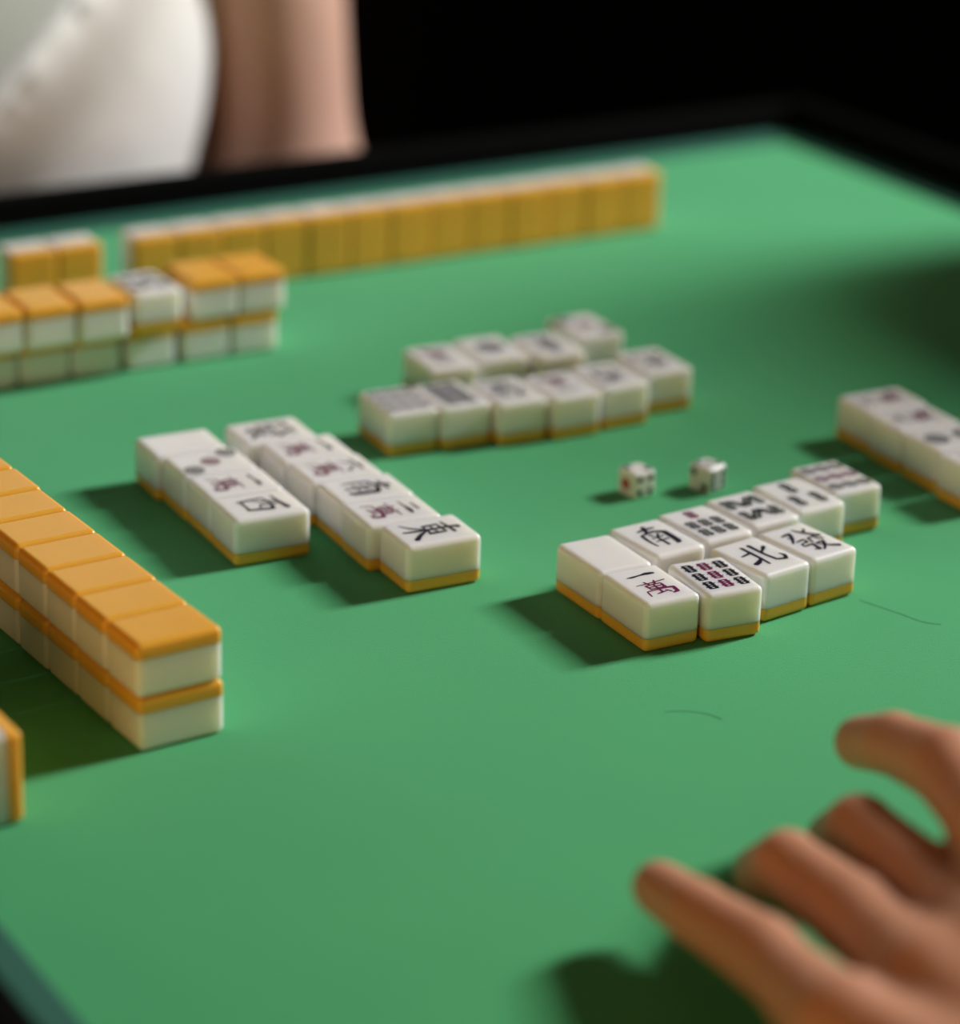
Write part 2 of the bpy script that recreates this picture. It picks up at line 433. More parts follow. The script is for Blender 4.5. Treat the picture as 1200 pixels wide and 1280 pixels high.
def tile(label, group, loc, rz, pose=UP, kind='blank'):
    t = empty('mahjong_tile', loc, rz)
    tag(t, label, 'mahjong tile', group)
    parts = [('face_block', ME_FACE, None), ('back_layer', ME_BACK, 'orange back layer')]
    if kind not in MARK_CACHE:
        MARK_CACHE[kind] = marks_for(kind)
    for nm, me, lb in parts + MARK_CACHE[kind]:
        o = link(nm, me, t)
        o.matrix_local = pose
        if lb: o['label'] = lb
    return t
def place(label, group, ox, oy, deg, long_axis, up, kind, z=0.0, pose=UP, wide=1.0):
    """ox, oy: near left corner of the footprint in mm, deg: twist of the tile"""
    a = R(deg)
    sx, sy = (TWd, TLn) if long_axis == 'Y' else (TLn, TWd)
    cx = ox * MM + math.cos(a) * sx / 2 - math.sin(a) * sy / 2
    cy = oy * MM + math.sin(a) * sx / 2 + math.cos(a) * sy / 2
    rz = a + {'+Y': 0, '+X': -PI / 2, '-Y': PI, '-X': PI / 2}[up]
    t = tile(label, group, (cx, cy, z), rz, pose, kind)
    t.scale.x = wide
    return t
ORD = ['first', 'second', 'third', 'fourth', 'fifth', 'sixth', 'seventh', 'eighth', 'ninth', 'tenth', 'eleventh', 'twelfth', 'thirteenth']

# discards by the dice, two rows
g = 'face-up discards in front of the dice'
for k, ox, oy, dg, lb in (
    ('blank', 421.6, 90.8, -0.3, 'blank white tile touching the crimson ten-thousand tile, near the dice'),
    ('nan', 445.3, 94.0, 3.6, 'face-up south wind tile between blank tile and seven bamboo tile'),
    ('s7', 466.8, 97.4, 4.2, 'seven bamboo tile with one crimson stick, behind the north wind tile'),
    ('s8', 488.8, 101.4, 4.6, 'eight bamboo tile with zigzag dark sticks, left of the three bamboo tile'),
    ('s3', 510.2, 105.4, 2.6, 'three bamboo tile with dark sticks beside the nine circles tile'),
    ('p9', 531.4, 113.6, 0.7, 'nine circles tile with crimson middle row at far end of row near dice'),
    ('m1', 421.3, 63.2, -1.0, 'nearest face-up tile, one stroke over crimson wan character, beside nine bamboo'),
    ('s9', 442.6, 60.7, -5.0, 'nine bamboo tile with crimson middle column in the nearest row'),
    ('bei', 468.2, 65.6, 8.2, 'north wind tile between nine bamboo tile and dragon character tile'),
    ('fa', 489.4, 69.2, 7.6, 'tile with the large dragon character at right end of nearest row')):
    place(lb, g, ox, oy, dg, 'Y', '+Y', k)

# discards of the player on the left, two columns
g = 'face-up discards in two columns left of the dice'
for k, ox, oy, dg, lb in (
    ('blank', 336.8, 245.7, -2.4, 'blank white tile at far end of the short left column'),
    ('p3', 338.0, 224.1, -2.4, 'three circles tile in diagonal in the short left column'),
    ('m1', 337.4, 202.5, -2.6, 'one ten-thousand tile behind the west wind tile in left column'),
    ('xi', 336.4, 180.9, -2.6, 'west wind tile at near end of the short left column'),
    ('fa', 370.4, 243.9, -3.0, 'black character tile at far end of the column of six tiles'),
    ('m1', 374.4, 222.3, -2.6, 'pale crimson ten-thousand tile, second from far end of column of six'),
    ('m6', 374.4, 200.8, -2.6, 'six ten-thousand tile, third from far end of column of six'),
    ('nan', 375.0, 179.3, -2.6, 'black wind character tile in middle of the column of six'),
    ('m2', 373.6, 157.8, -2.6, 'two ten-thousand tile directly behind the east wind tile'),
    ('dong', 376.7, 136.3, -2.0, 'east wind tile at near end of the column of six')):
    place(lb, g, ox, oy, dg, 'X', '+X', k, wide=1.05)

# discards of the player on the far side, blurred
g = 'face-up discards of the far player'
for k, ox, oy, dg, lb in (
    ('p9b', 430.4, 248.4, -2.6, 'nine circles tile at left end of the blurred front row behind the dice'),
    ('p8', 451.4, 245.6, -1.0, 'tile with dense dark block of circles, second in blurred front row'),
    ('fa', 472.6, 241.0, -3.4, 'tile with dark character, third from left in blurred front row'),
    ('m1', 494.4, 237.6, -1.7, 'crimson ten-thousand tile, fourth from left in blurred front row'),
    ('xi', 517.2, 238.8, 0.8, 'tile with small dark character, fifth from left in blurred front row'),
    ('bei', 541.4, 246.4, -2.0, 'dark character tile at right end of the blurred front row'),
    ('m2', 468.2, 285.6, -5.0, 'ten-thousand tile at left end of the blurred back row'),
    ('p1', 491.4, 287.0, -4.0, 'single dark circle tile, second in the blurred back row'),
    ('dong', 514.4, 281.0, -3.0, 'faint character tile, third in the blurred back row'),
    ('p3', 541.0, 294.2, 0.4, 'three diagonal circles tile set apart at right end of blurred back row')):
    place(lb, g, ox, oy, dg, 'Y', '-Y', k)

# discards of the player on the right, cut by the frame
g = 'face-up discards at the right edge'
for k, ox, oy, dg, lb in (
    ('m6', 592.0, 175.2, -2.0, 'crimson and black tile at far end of the shaded right group'),
    ('m2', 590.2, 153.4, -1.2, 'second tile with crimson character in the shaded right group'),
    ('p2', 590.0, 131.8, -0.8, 'two dark circles tile in the shaded right group'),
    ('fa', 588.2, 109.6, 0.0, 'nearest tile of the shaded right group, half out of frame')):
    place(lb, g, ox, oy, dg, 'X', '-X', k)

# left wall, two layers, face down
for i in range(8):
    for lay in range(2):
        n = 'near-end tile' if i == 0 else ORD[i] + ' tile from the near end'
        lb = ('%s of the orange-backed wall at left, %s layer' % (n, 'top' if lay else 'bottom'))
        jx = (random.random() - .5) * 0.7
        dx = -0.95 * i + (0.0 if i == 0 else 0.0)
        place(lb, 'face-down tiles of the near left wall', 254.0 + dx + (0.5 if lay == 0 and i == 0 else 0) + jx * (i > 0), 70.2 + 20.75 * i, 3.0 + (0.6 if i == 0 else 0), 'X', '+X', 'blank', lay * THk, DOWN)

# far left wall, two layers, one tile turned face up
g = 'face-down tiles of the far left wall'
bx = [428.2, 406.6, 383.2, 360.4, 339.0, 317.4]
for i, x_ in enumerate(bx):
    n = 'right-end tile' if i == 0 else ORD[i] + ' tile from the right end'
    place('%s in bottom layer of the blurred far wall at left' % n, g, x_, 376.6 + (1.2 if i > 2 else 0), 0.4, 'Y', '+Y', 'blank', 0, DOWN)
for i, (x_, y_) in enumerate(((431.4, 376.2), (410.4, 375.8), (383.4, 369.6), (360.2, 368.6), (338.6, 369.0), (317.2, 369.2))):
    if i == 2:
        place('white face-up tile among orange backs on top of the far wall', g, x_, y_, 1.0, 'Y', '-Y', 's8', THk, UP)
    else:
        n = 'right-end tile' if i == 0 else ORD[i] + ' tile from the right end'
        place('%s in top layer of the blurred far wall at left' % n, g, x_, y_, 0.6, 'Y', '+Y', 'blank', THk, DOWN)

# hand of the far player: thirteen standing tiles, then two more at the left
g = 'standing tiles of the far player'
for i in range(13):
    n = 'leftmost' if i == 0 else ('rightmost' if i == 12 else ORD[i] + ' from the left')
    jy = (random.random() - .5) * 0.9
    tile('orange-backed tile standing on edge, %s of the far row of thirteen' % n, g,
         ((421.6 + 20.46 * i + 10.2) * MM, (467.6 - 0.25 * (6 - i) * .6 + jy) * MM, 0), R(0.4) + (random.random() - .5) * 0.03, STAND)
for i in range(2):
    tile('orange-backed tile standing apart at far left, %s of the pair' % ('left one' if i == 0 else 'right one'), g,
         ((366.5 + 20.7 * i + 10.2) * MM, (466.8 + 0.8 * i) * MM, 0), R(0.6 + i), STAND)

# hand of the left player: standing tiles at the left frame edge
g = 'standing tiles of the left player'
for i in range(3):
    tile(('standing tile cut by left frame edge, orange back towards the wall' if i == 0 else 'standing tile at left frame edge, %s behind the nearest one' % ORD[i - 1]), g,
         ((201.6 - 0.4 * i) * MM, (46.4 + 10.2 + 20.6 * i) * MM, 0), R(90 + 2), STAND)

# ------------------------------------------------------------------ dice
def die(label, loc, rz, faces):
    s = 0.0098
    t = tag(empty('die', loc, rz), label, 'die', 'pair of dice')
    bm = bmesh.new()
    add_box(bm, (-s / 2, -s / 2, 0), (s / 2, s / 2, s), 0.0013, 4)
    link('cube', to_mesh('die_cube', bm, M_DIE, weighted=True), t).name = 'die_body'
    lay = {1: [(0, 0)], 2: [(-1, 1), (1, -1)], 3: [(-1, 1), (0, 0), (1, -1)], 4: [(-1, -1), (-1, 1), (1, -1), (1, 1)],
           5: [(-1, -1), (-1, 1), (1, -1), (1, 1), (0, 0)], 6: [(x, y) for x in (-1, 1) for y in (-1, 0, 1)]}
    fr = {'top': (Vector((1, 0, 0)), Vector((0, 1, 0)), Vector((0, 0, 1))), 'front': (Vector((1, 0, 0)), Vector((0, 0, 1)), Vector((0, -1, 0))),
          'left': (Vector((0, -1, 0)), Vector((0, 0, 1)), Vector((-1, 0, 0))), 'right': (Vector((0, 1, 0)), Vector((0, 0, 1)), Vector((1, 0, 0))),
          'back': (Vector((-1, 0, 0)), Vector((0, 0, 1)), Vector((0, 1, 0)))}
    for f, n in faces.items():
        ux, uy, nn = fr[f]
        for (a, b) in lay[n]:
            r = 0.0022 if n == 1 else (0.00125 if n != 2 else 0.0014)
            bm = bmesh.new()
            ring_flat(bm, 0, 0, 0, r, 0, 14)
            q = Matrix((ux, uy, nn)).transposed().to_4x4()
            q.translation = Vector((0, 0, s / 2)) + nn * (s / 2 + 0.00004) + (ux * a + uy * b) * (s * 0.25)
            bmesh.ops.transform(bm, matrix=q, verts=bm.verts)
            me = bpy.data.meshes.new('pip'); bm.to_mesh(me); bm.free()
            link('pip', me, t, M_PIPR if n == 1 else M_PIPK)
    return t
def corner_to_centre(ox, oy, deg, s=9.8):
    a = R(deg)
    return ((ox + s / 2 * (math.cos(a) - math.sin(a))) * MM, (oy + s / 2 * (math.sin(a) + math.cos(a))) * MM, 0)
die('white die showing one red pip on its left side', corner_to_centre(489.2, 174.2, 7), R(7), {'left': 1, 'front': 4, 'top': 2, 'right': 6, 'back': 3})
die('white die further right, two black pips on its left side', corner_to_centre(516.0, 166.4, 18), R(18), {'left': 2, 'front': 6, 'top': 3, 'right': 5, 'back': 1})

# ------------------------------------------------------------------ hair strands on the felt
def strand(label, pts):
    cu = bpy.data.curves.new('hair_strand', 'CURVE')
    cu.dimensions = '3D'
    sp = cu.splines.new('NURBS')
    sp.points.add(len(pts) - 1)
    for p, q in zip(sp.points, pts):
        p.co = (q[0] * MM, q[1] * MM, 0.00012, 1)
    sp.use_endpoint_u = True
    sp.order_u = 4
    cu.bevel_depth = 0.00005
    cu.bevel_resolution = 1
    o = bpy.data.objects.new('hair_strand', cu)
    me = bpy.data.meshes.new_from_object(o)
    bpy.data.objects.remove(o)
    me.materials.clear(); me.materials.append(M_HAIR)
    tag(link('hair_strand', me), label, 'hair')
strand('thin dark hair lying on felt right of the dragon tile', [(508, 67), (510, 62), (512, 56), (514, 51), (515, 45), (518, 41), (520, 40)])
strand('tiny curved hair on felt in front of the nearest tiles', [(404.4, 26), (409, 24.5), (413, 22), (416, 18), (417, 14)])

# ------------------------------------------------------------------ organic surfaces (signed distance field + surface nets)
def surface_nets(F, org, h):
    s = F < 0
    nx, ny, nz = F.shape
    acc = np.zeros((nx - 1, ny - 1, nz - 1, 3)); cnt = np.zeros((nx - 1, ny - 1, nz - 1))
    for ax in range(3):
        sl0 = [slice(None)] * 3; sl1 = [slice(None)] * 3
        sl0[ax] = slice(0, -1); sl1[ax] = slice(1, None)
        a, b = F[tuple(sl0)], F[tuple(sl1)]
        cr = (a < 0) != (b < 0)
        t = np.where(cr, a / np.where(a == b, 1, a - b), 0)
        o1, o2 = [i for i in range(3) if i != ax]
        for u in (0, 1):
            for v in (0, 1):
                sl = [slice(None)] * 3
                sl[o1] = slice(u, F.shape[o1] - 1 + u); sl[o2] = slice(v, F.shape[o2] - 1 + v)
                c, tt = cr[tuple(sl)], t[tuple(sl)]
                acc[..., ax] += np.where(c, tt, 0); acc[..., o1] += np.where(c, u, 0); acc[..., o2] += np.where(c, v, 0)
                cnt += c
    act = cnt > 0
    idx = -np.ones(act.shape, int); idx[act] = np.arange(act.sum())
    ijk = np.argwhere(act)
    V = (ijk + acc[act] / cnt[act][:, None]) * h + np.array(org)
    quads = []
    for ax in range(3):
        sl0 = [slice(1, -1)] * 3; sl1 = [slice(1, -1)] * 3
        sl0[ax] = slice(0, -1); sl1[ax] = slice(1, None)
        a, b = s[tuple(sl0)], s[tuple(sl1)]
        for sign in (True, False):
            e = np.argwhere((a != b) & (a == sign))
            if not len(e): continue
            o1, o2 = [(1, 2), (2, 0), (0, 1)][ax]
            base = e.copy(); base[:, o1] += 1; base[:, o2] += 1
            q = []
            for u, v in ((1, 1), (0, 1), (0, 0), (1, 0)):
                c = base.copy(); c[:, o1] -= u; c[:, o2] -= v
                q.append(idx[c[:, 0], c[:, 1], c[:, 2]])
            q = np.stack(q, 1)
            quads.append(q if sign else q[:, ::-1])
    return V, np.concatenate(quads)
def smin(a, b, k):
    h = np.clip(0.5 + 0.5 * (b - a) / k, 0, 1)
    return b + (a - b) * h - k * h * (1 - h)
def d_cone(P, a, b, ra, rb):
    a, b = np.array(a, float), np.array(b, float)
    ab = b - a
    t = np.clip(((P - a) @ ab) / (ab @ ab), 0, 1)
    return np.linalg.norm(P - a - t[..., None] * ab, axis=-1) - (ra + t * (rb - ra))
def d_ell(P, c, r):
    q = (P - np.array(c)) / np.array(r)
    k = np.linalg.norm(q, axis=-1)
    return (k - 1) * min(r)
def grid(lo_, hi_, h):
    n = [int((hi_[i] - lo_[i]) / h) + 2 for i in range(3)]
    ax = [lo_[i] + np.arange(n[i]) * h for i in range(3)]
    return np.stack(np.meshgrid(*ax, indexing='ij'), -1)
def mesh_pydata(name, V, Fc, M):
    me = bpy.data.meshes.new(name)
    me.from_pydata([tuple(v) for v in V], [], [tuple(int(i) for i in f) for f in Fc])
    me.polygons.foreach_set('use_smooth', [True] * len(me.polygons))
    me.materials.append(M)
    me.update()
    return me
def relax(V, Fc, n=2, lam=0.5):
    E_ = np.concatenate([Fc[:, [0, 1]], Fc[:, [1, 2]], Fc[:, [2, 3]], Fc[:, [3, 0]]])
    for _ in range(n):
        A = np.zeros_like(V); c = np.zeros(len(V))
        np.add.at(A, E_[:, 0], V[E_[:, 1]]); np.add.at(A, E_[:, 1], V[E_[:, 0]])
        np.add.at(c, E_[:, 0], 1); np.add.at(c, E_[:, 1], 1)
        V = V + lam * (A / c[:, None] - V)
    return V

# visible left hand of the near player (joints in mm: tip, dip, pip, mcp and radii)
HAND = {
 'pinky': ([(329.0, -84.5, 15.5), (327.5, -103.5, 18.5), (328.0, -130.0, 21.0), (320.0, -172.0, 26.0)], (6.7, 7.7, 8.9, 11.0)),
 'ring': ([(361.5, -83.4, 11.0), (357.2, -99.6, 22.5), (355.4, -129.0, 24.0), (344.5, -172.0, 30.0)], (7.0, 8.5, 9.9, 11.6)),
 'middle': ([(385.7, -82.0, 14.0), (380.4, -98.6, 26.5), (375.4, -129.6, 28.0), (363.0, -174.0, 35.0)], (7.2, 8.7, 10.1, 12.0)),
 'index': ([(408.8, -61.1, 28.0), (405.9, -78.5, 36.0), (402.3, -104.3, 42.0), (385.0, -155.0, 42.0)], (7.0, 8.2, 9.8, 12.0)),
 'thumb': ([(441.0, -142.0, 22.0), (430.0, -167.0, 26.0), (410.0, -196.0, 29.0), (376.0, -232.0, 32.0)], (8.0, 9.6, 11.4, 15.0)),
}
def hand_field(P, J, wrist, fore, rw=(24, 30), web=0.1):
    """J: joints in mm; wrist and forearm points in mm"""
    f = None
    MC = []
    for n in ('pinky', 'ring', 'middle', 'index'):
        pts, rr = J[n]
        pts = [np.array(p) for p in pts]
        ff = d_cone(P, pts[0], pts[1], rr[0], rr[1])
        ff = smin(ff, d_cone(P, pts[1], pts[2], rr[1] * .98, rr[2]), 1.5)
        mid = (pts[2] + pts[3]) / 2
        ff = smin(ff, d_cone(P, pts[2], mid, rr[2], rr[2] * .97), 1.5)
        ff = smin(ff, d_cone(P, mid, pts[3], rr[2] * .97, rr[3]), 2.5)
        MC.append((pts[3], rr[3], pts[2]))
        f = ff if f is None else smin(f, ff, 1.0)
    w = np.array(wrist, float)
    palm = None
    for i, (mc, r, pp) in enumerate(MC):
        tgt = w + (mc - np.mean([q[0] for q in MC], 0)) * 0.45
        c = smin(d_cone(P, mc, tgt, r, 15), d_cone(P, mc + (pp - mc) * web, mc, r * .80, r), 4)
        palm = c if palm is None else smin(palm, c, 9)
    f = smin(f, palm, 3)
    pts, rr = J['thumb']
    ff = d_cone(P, pts[0], pts[1], rr[0], rr[1])
    for i in (1, 2):
        ff = smin(ff, d_cone(P, pts[i], pts[i + 1], rr[i], rr[i + 1]), 3)
    f = smin(f, ff, 6)
    f = smin(f, d_cone(P, w, fore, rw[0], rw[1]), 14)
    return f
WRIST = (338.0, -252.0, 38.0)
FORE = (320.0, -345.0, 46.0)
P = grid((290, -320, 0), (456, -48, 84), 1.6)
Fh = hand_field(P, HAND, WRIST, FORE, web=0.42) - 0.4
# light creases over the finger joints
for n in ('pinky', 'ring', 'middle', 'index'):
    pts, rr = HAND[n]
    for j in (1, 2):
        c = np.array(pts[j]); ax = np.array(pts[j - 1]) - np.array(pts[j + 1]); ax = ax / np.linalg.norm(ax)
        dd = P - c
        s_ = dd @ ax
        near = np.linalg.norm(dd, axis=-1) < rr[j] * 1.6
        Fh = np.where(near, Fh + 0.22 * np.cos(s_ * 1.9) * np.exp(-(s_ / 3.2) ** 2), Fh)
V, Q = surface_nets(Fh, (290, -320, 0), 1.6)
V = relax(V, Q, 2)
HAND_V, HAND_Q = V * MM, Q

# relaxed hand in a frame of its own: wrist at origin, fingers along +x, back of the hand +z, thumb on +y
RH = {
 'pinky': ([(128, -46, -26), (118, -44, -12), (106, -41, -2), (76, -34, 4)], (5.6, 6.4, 7.2, 9)),
 'ring': ([(152, -20, -26), (142, -19, -10), (126, -17, 2), (85, -13, 8)], (6.2, 7, 8, 10)),
 'middle': ([(162, 6, -24), (152, 6, -8), (134, 6, 4), (90, 6, 10)], (6.4, 7.4, 8.5, 10.6)),
 'index': ([(152, 32, -20), (142, 31, -7), (124, 29, 4), (86, 25, 9)], (6.2, 7.2, 8.4, 10.4)),
 'thumb': ([(106, 62, -18), (84, 58, -12), (56, 46, -8), (18, 20, -4)], (7, 8.6, 10.4, 13)),
}
Pr = grid((-40, -62, -40), (175, 78, 34), 2.6)
Vr, Qr = surface_nets(hand_field(Pr, RH, (4, 0, 0), (-60, 0, 0), (21, 24)), (-40, -62, -40), 2.6)
RHV, RHQ = relax(Vr, Qr, 1) * MM, Qr

# ------------------------------------------------------------------ people
def person(label, J, shirt, hand_l=None, sleeve=0.45, ripple=True, loose=.012, skin=None):
    """J: joints in metres. One continuous body; shirt, trousers, hair and eyes are children."""
    base = Vector((J['hip'][0], J['hip'][1], FLOOR_Z))
    t = tag(empty('person', base), label, 'person')
    g_ = {k: np.array(v, float) for k, v in J.items()}
    hip, ch, nk, hd_ = g_['hip'], g_['chest'], g_['neck'], g_['head']
    fw = g_['face']; fw = fw / np.linalg.norm(fw)
    up = hd_ - nk; up = up / np.linalg.norm(up)
    side = np.cross(fw, up)
    allp = np.array([v for k, v in g_.items() if k != 'face'])
    h = 0.0105
    lo_ = allp.min(0) - 0.17; hi_ = allp.max(0) + 0.17
    lo_[2] = FLOOR_Z - 0.02
    P = grid(lo_, hi_, h)
    shl, shr = g_['shoulder_l'], g_['shoulder_r']
    ax = (shl - shr); ax = ax / np.linalg.norm(ax)
    def torso(gr):
        f = d_cone(P, hip - ax * .075, hip + ax * .075, .105 + gr, .105 + gr)
        f = smin(f, d_cone(P, hip, ch, .115 + gr, .125 + gr), .05)
        f = smin(f, d_cone(P, hip - ax * .06, ch - ax * .07, .095 + gr, .105 + gr), .05)
        f = smin(f, d_cone(P, hip + ax * .06, ch + ax * .07, .095 + gr, .105 + gr), .05)
        f = smin(f, d_cone(P, shl, shr, .060 + gr * .35, .060 + gr * .35), .06)
        return f
    body = torso(-.026 if loose > .02 else 0)
    body = smin(body, d_cone(P, (shl + shr) / 2, nk, .06, .052), .04)
    body = smin(body, d_cone(P, nk, hd_, .052, .055), .02)
    # head: skull, jaw, nose, ears, brow, lips
    head = d_ell(P, hd_ + up * .03 - fw * .01, (.078, .090, .095))
    head = smin(head, d_cone(P, hd_ - up * .035 + fw * .03, hd_ - up * .07 + fw * .055, .055, .032), .03)
    head = smin(head, d_cone(P, hd_ + up * .025 + fw * .085, hd_ - up * .012 + fw * .102, .010, .014), .012)
    head = smin(head, d_cone(P, hd_ + up * .035 + fw * .074 - side * .03, hd_ + up * .035 + fw * .074 + side * .03, .014, .014), .012)
    head = smin(head, d_cone(P, hd_ - up * .042 + fw * .084 - side * .016, hd_ - up * .042 + fw * .084 + side * .016, .010, .010), .01)
    for s in (-1, 1):
        head = smin(head, d_cone(P, hd_ + side * s * .080 + up * .02, hd_ + side * s * .078 - up * .02, .016, .012), .008)
    body = smin(body, head, .02)
    for s in ('l', 'r'):
        body = smin(body, d_cone(P, g_['shoulder_' + s], g_['elbow_' + s], .046, .037), .03)
        body = smin(body, d_cone(P, g_['elbow_' + s], g_['wrist_' + s], .040, .026), .012)
        kn, an = g_['knee_' + s], g_['ankle_' + s]
        hj = hip + ax * (.09 if s == 'l' else -.09)
        body = smin(body, d_cone(P, hj, kn, .088, .058), .03)
        body = smin(body, d_cone(P, kn, an, .056, .036), .02)
        toe = an + np.array([g_['face'][0], g_['face'][1], 0]) / np.linalg.norm(g_['face'][:2]) * .16
        toe[2] = FLOOR_Z + .035
        body = smin(body, d_cone(P, an, toe, .04, .032), .02)
    V, Q = surface_nets(body, lo_, h)
    V = relax(V, Q, 1)
    Vs, Fs = [V], [Q]
    off = len(V)
    for s in ('l', 'r'):
        if s == 'l' and hand_l is not None:
            hv, hq = hand_l
        else:
            w, e = g_['wrist_' + s], g_['elbow_' + s]
            xx = (w - e) / np.linalg.norm(w - e)
            zz = g_['hand_up_' + s] if 'hand_up_' + s in g_ else np.array([0, 0, 1.])
            zz = zz - xx * (zz @ xx); zz = zz / np.linalg.norm(zz)
            yy = np.cross(zz, xx)
            hv = RHV.copy()
            if s == 'l':
                hv[:, 1] *= -1
            hv = w + hv[:, :1] * xx + hv[:, 1:2] * yy + hv[:, 2:] * zz
            hq = RHQ[:, ::-1] if s == 'l' else RHQ
        Vs.append(hv); Fs.append(hq + off); off += len(hv)
    b = np.array(base)
    link('body', mesh_pydata('body', np.concatenate(Vs) - b, np.concatenate(Fs), skin or M_SKIN), t)
    # shirt
    sh = torso(loose)
    zrel = ((P - ch) @ up)
    if ripple:
        # broad soft folds pulled diagonally across the front of the shirt
        u_ = .707 * (P[..., 0] - P[..., 2])
        v_ = .707 * (P[..., 0] + P[..., 2])
        sh = sh + .007 * np.cos(40 * (u_ - .315) + 1.2 * np.sin(6 * v_)) + .040 * np.exp(-((u_ - .298) / .020) ** 2) * np.clip((v_ - .20) / .08, 0, 1) + .0015 * np.sin(75 * u_ + 22 * v_)
    for s in ('l', 'r'):
        a, e = g_['shoulder_' + s], g_['elbow_' + s]
        sl = d_cone(P, a, a + (e - a) * sleeve, .064, .068 if sleeve < .6 else .056)
        dirn = (e - a) / np.linalg.norm(e - a)
        cut = ((P - (a + (e - a) * sleeve)) @ dirn)
        sl = np.maximum(sl, cut)
        sh = smin(sh, sl, .02)
        if sleeve >= .9:
            sl = d_cone(P, e, e + (g_['wrist_' + s] - e) * .5, .055, .048)
            sh = smin(sh, sl, .02)
    sh = np.maximum(sh, -(((P - hip) @ (ch - hip)) / np.linalg.norm(ch - hip) + .06))       # hem
    sh = np.maximum(sh, -(d_cone(P, nk - up * .03, nk + up * .2, .066, .066)))             # neck opening
    V, Q = surface_nets(sh, lo_, h)
    V = relax(V, Q, 1)
    link('shirt', mesh_pydata('shirt', V - b, Q, shirt), t)
    # trousers
    tr = d_cone(P, hip - ax * .075, hip + ax * .075, .120, .120)
    for s in ('l', 'r'):
        kn, an = g_['knee_' + s], g_['ankle_' + s]
        hj = hip + ax * (.09 if s == 'l' else -.09)
        tr = smin(tr, d_cone(P, hj, kn, .102, .072), .03)
        tr = smin(tr, d_cone(P, kn, an + (kn - an) * .12, .070, .055), .02)
    V, Q = surface_nets(tr, lo_, h)
    link('trousers', mesh_pydata('trousers', relax(V, Q, 1) - b, Q, M_TROUSER), t)
    # hair
    hr = d_ell(P, hd_ + up * .045 - fw * .02, (.090, .098, .098))
    hr = np.maximum(hr, ((P - hd_) @ fw) - .055 - .6 * np.maximum(0, ((P - hd_) @ up) - .05))
    hr = np.maximum(hr, -((P - hd_) @ up) - .02 + .9 * np.maximum(0, ((P - hd_) @ fw)))
    V, Q = surface_nets(hr, lo_, h)
    link('hair', mesh_pydata('hair', relax(V, Q, 1) - b, Q, M_HAIR), t)
    for s in (-1, 1):
        bm = bmesh.new()
        bmesh.ops.create_uvsphere(bm, u_segments=12, v_segments=8, radius=0.011)
        bmesh.ops.translate(bm, verts=bm.verts, vec=Vector(hd_ + up * .015 + fw * .072 + side * s * .032) - base)
        link('eye', to_mesh('eye', bm, M_EYE, smooth=True), t)
    return t

def stool(label, x, y, top):
    t = tag(empty('stool', (x, y, FLOOR_Z)), label, 'stool')
    hgt = top - FLOOR_Z
    bm = bmesh.new()
    bmesh.ops.create_cone(bm, cap_ends=True, segments=32, radius1=.17, radius2=.17, depth=.045, matrix=Matrix.Translation((0, 0, hgt - .0225)))
    bmesh.ops.bevel(bm, geom=[e for e in bm.edges if len(e.link_faces) == 2 and any(len(f.verts) > 4 for f in e.link_faces)], offset=.012, segments=3, affect='EDGES')
    link('seat', to_mesh('seat', bm, M_WOOD, weighted=True), t)
    for i in range(4):
        a = PI / 4 + i * PI / 2
        link('leg', bar_mesh('leg', (.17 * math.cos(a), .17 * math.sin(a), 0), (.11 * math.cos(a), .11 * math.sin(a), hgt - .0452), .016, .018, M_WOOD), t)
    return t

# player on the far side (white shirt, bare arm next to the rim)
HZ = FLOOR_Z + 0.555
person('person in white short-sleeved shirt seated behind the far rim, bare arm hanging down', dict(
    hip=(.452, .84, HZ), chest=(.372, .770, .165), neck=(.42, .76, .36), head=(.42, .72, .47), face=(.05, -1, -.45),
    shoulder_l=(.603, .745, .275), shoulder_r=(.235, .76, .265),
    elbow_l=(.615, .706, -.030), wrist_l=(.500, .675, -.13), elbow_r=(.13, .74, -.02), wrist_r=(.255, .69, -.13),
    knee_l=(.48, .44, HZ - .02), ankle_l=(.48, .50, FLOOR_Z + .06), knee_r=(.26, .44, HZ - .02), ankle_r=(.24, .50, FLOOR_Z + .06),
    ), M_SHIRT, sleeve=.27, loose=.030, skin=M_SKIN2)
stool('dark round stool under the person in the white shirt', .44, .89, HZ - .125)

# player on the near side, left hand reaching over the felt
hv = HAND_V.copy()
person('person in dark shirt at the near side, left hand over the felt', dict(
    hip=(.55, -.80, HZ), chest=(.52, -.70, .17), neck=(.51, -.68, .36), head=(.51, -.65, .47), face=(-.1, 1, -.35),
    shoulder_l=(.33, -.66, .275), shoulder_r=(.69, -.69, .265),
    elbow_l=(.300, -.460, .058), wrist_l=(.333, -.280, .041), elbow_r=(.76, -.62, .0), wrist_r=(.66, -.48, -.10),
    knee_l=(.42, -.36, HZ - .035), ankle_l=(.42, -.40, FLOOR_Z + .06), knee_r=(.64, -.36, HZ - .035), ankle_r=(.66, -.40, FLOOR_Z + .06)),
    M_DSHIRT, hand_l=(hv, HAND_Q), sleeve=.95, ripple=False)
stool('dark round stool under the person in the dark shirt', .55, -.83, HZ - .125)

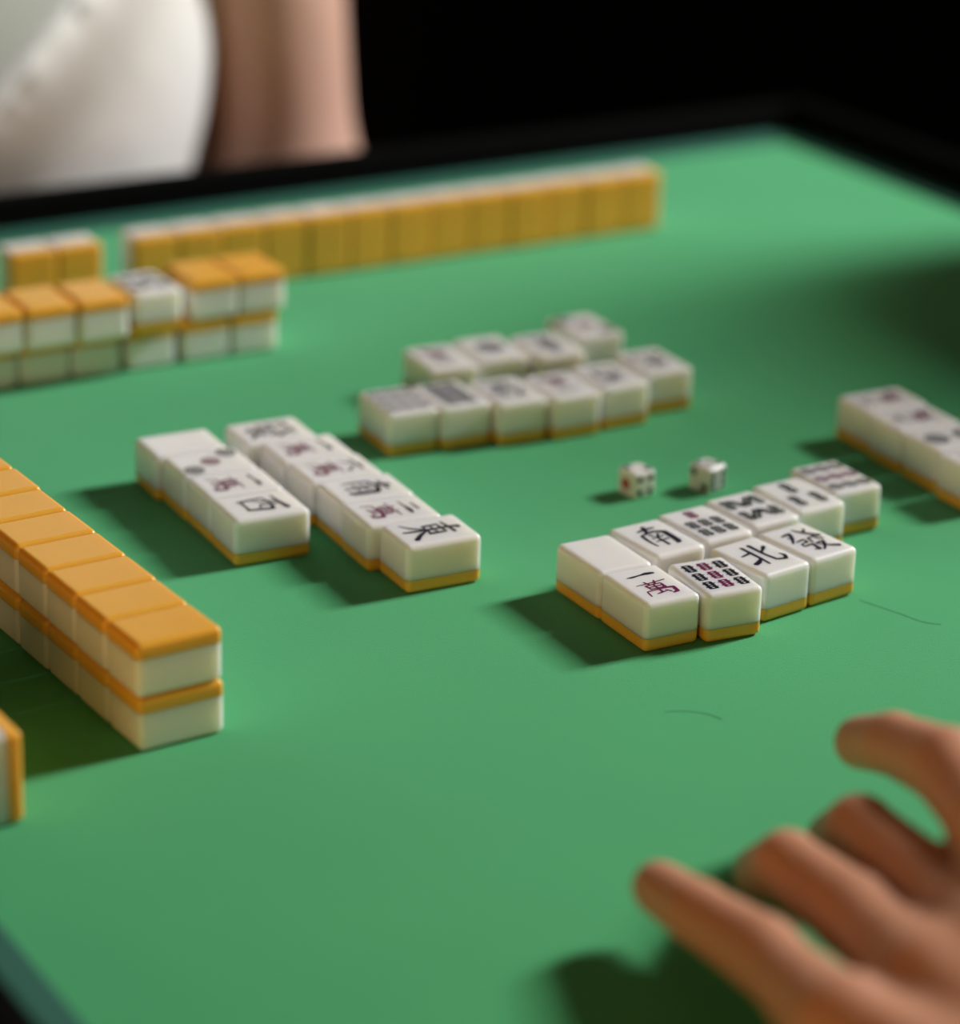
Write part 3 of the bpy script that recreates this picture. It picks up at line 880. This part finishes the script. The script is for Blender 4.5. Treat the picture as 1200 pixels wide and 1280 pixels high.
# unseen high-backed chair, added to cast shade over the right of the felt
def chair(label, x, y, rz):
    t = tag(empty('shadow_chair', (x, y, FLOOR_Z), rz), label, 'chair')
    box_obj('seat', (-.20, -.19, .43), (.19, .19, .47), M_WOOD, t, .008)
    for sx, sy in ((-1, -1), (-1, 1)):
        box_obj('leg', (-.185 - .018, sy * .165 - .018, 0), (-.185 + .018, sy * .165 + .018, .4295), M_WOOD, t, .003)
    for sy in (-1, 1):
        box_obj('leg', (.150, sy * .165 - .018, 0), (.186, sy * .165 + .018, .4295), M_WOOD, t, .003)
    # tall splat back with a rounded top
    bm = bmesh.new()
    w_, z0_, z1_, rr_ = .128, .36, 1.060, .112
    out = [(-w_, z0_), (w_, z0_)] + [(w_ - rr_ + rr_ * math.cos(a), z1_ - rr_ + rr_ * math.sin(a)) for a in np.linspace(0, PI / 2, 8)] \
        + [(-w_ + rr_ - rr_ * math.sin(a), z1_ - rr_ + rr_ * math.cos(a)) for a in np.linspace(0, PI / 2, 8)]
    f0 = bm.faces.new([bm.verts.new((.1905, y_, z_)) for y_, z_ in out])
    ex = bmesh.ops.extrude_face_region(bm, geom=[f0])
    for v in [q for q in ex['geom'] if isinstance(q, bmesh.types.BMVert)]:
        v.co.x += .03
    link('backrest', to_mesh('backrest', bm, M_WOOD), t)
    return t
chair('dark wooden chair with tall narrow back added out of view to shade the right of the table', .815, .214, 0.0)

# ------------------------------------------------------------------ unseen floor lamp, added as warm fill from the camera side
M_SHADE = mat('fill_lamp_paper', (0.8, 0.65, 0.45), rough=0.8, emit=(1.0, 0.57, 0.22), emit_s=8.0, noise=0.03, nscale=12)  # glowing shade of the added lamp, brightens faces turned to the camera
def fill_lamp(label, x, y, zc, r, hh):
    t = tag(empty('fill_lamp', (x, y, FLOOR_Z)), label, 'lamp')
    z = zc - FLOOR_Z
    bm = bmesh.new()
    bmesh.ops.create_cone(bm, cap_ends=True, segments=32, radius1=.15, radius2=.13, depth=.025, matrix=Matrix.Translation((0, 0, .0125)))
    link('base', to_mesh('lamp_base', bm, M_RIM, weighted=True), t)
    link('pole', bar_mesh('lamp_pole', (0, 0, .0255), (0, 0, z - hh / 2 + .02), .011, .011, M_RIM), t)
    bm = bmesh.new()
    n = 36
    prof = [(r * .80, -hh / 2), (r * .95, -hh * .36), (r, 0), (r * .95, hh * .36), (r * .80, hh / 2)]
    rings = [[bm.verts.new((a * math.cos(2 * PI * i / n), a * math.sin(2 * PI * i / n), z + b)) for i in range(n)] for a, b in prof]
    for k in range(len(rings) - 1):
        for i in range(n):
            bm.faces.new((rings[k][i], rings[k][(i + 1) % n], rings[k + 1][(i + 1) % n], rings[k + 1][i]))
    link('lamp_shade', to_mesh('lamp_shade', bm, M_SHADE, smooth=True), t)
    return t
fill_lamp('low paper floor lamp added as warm fill left of the camera, out of view', -.58, -.60, .12, .17, .38)
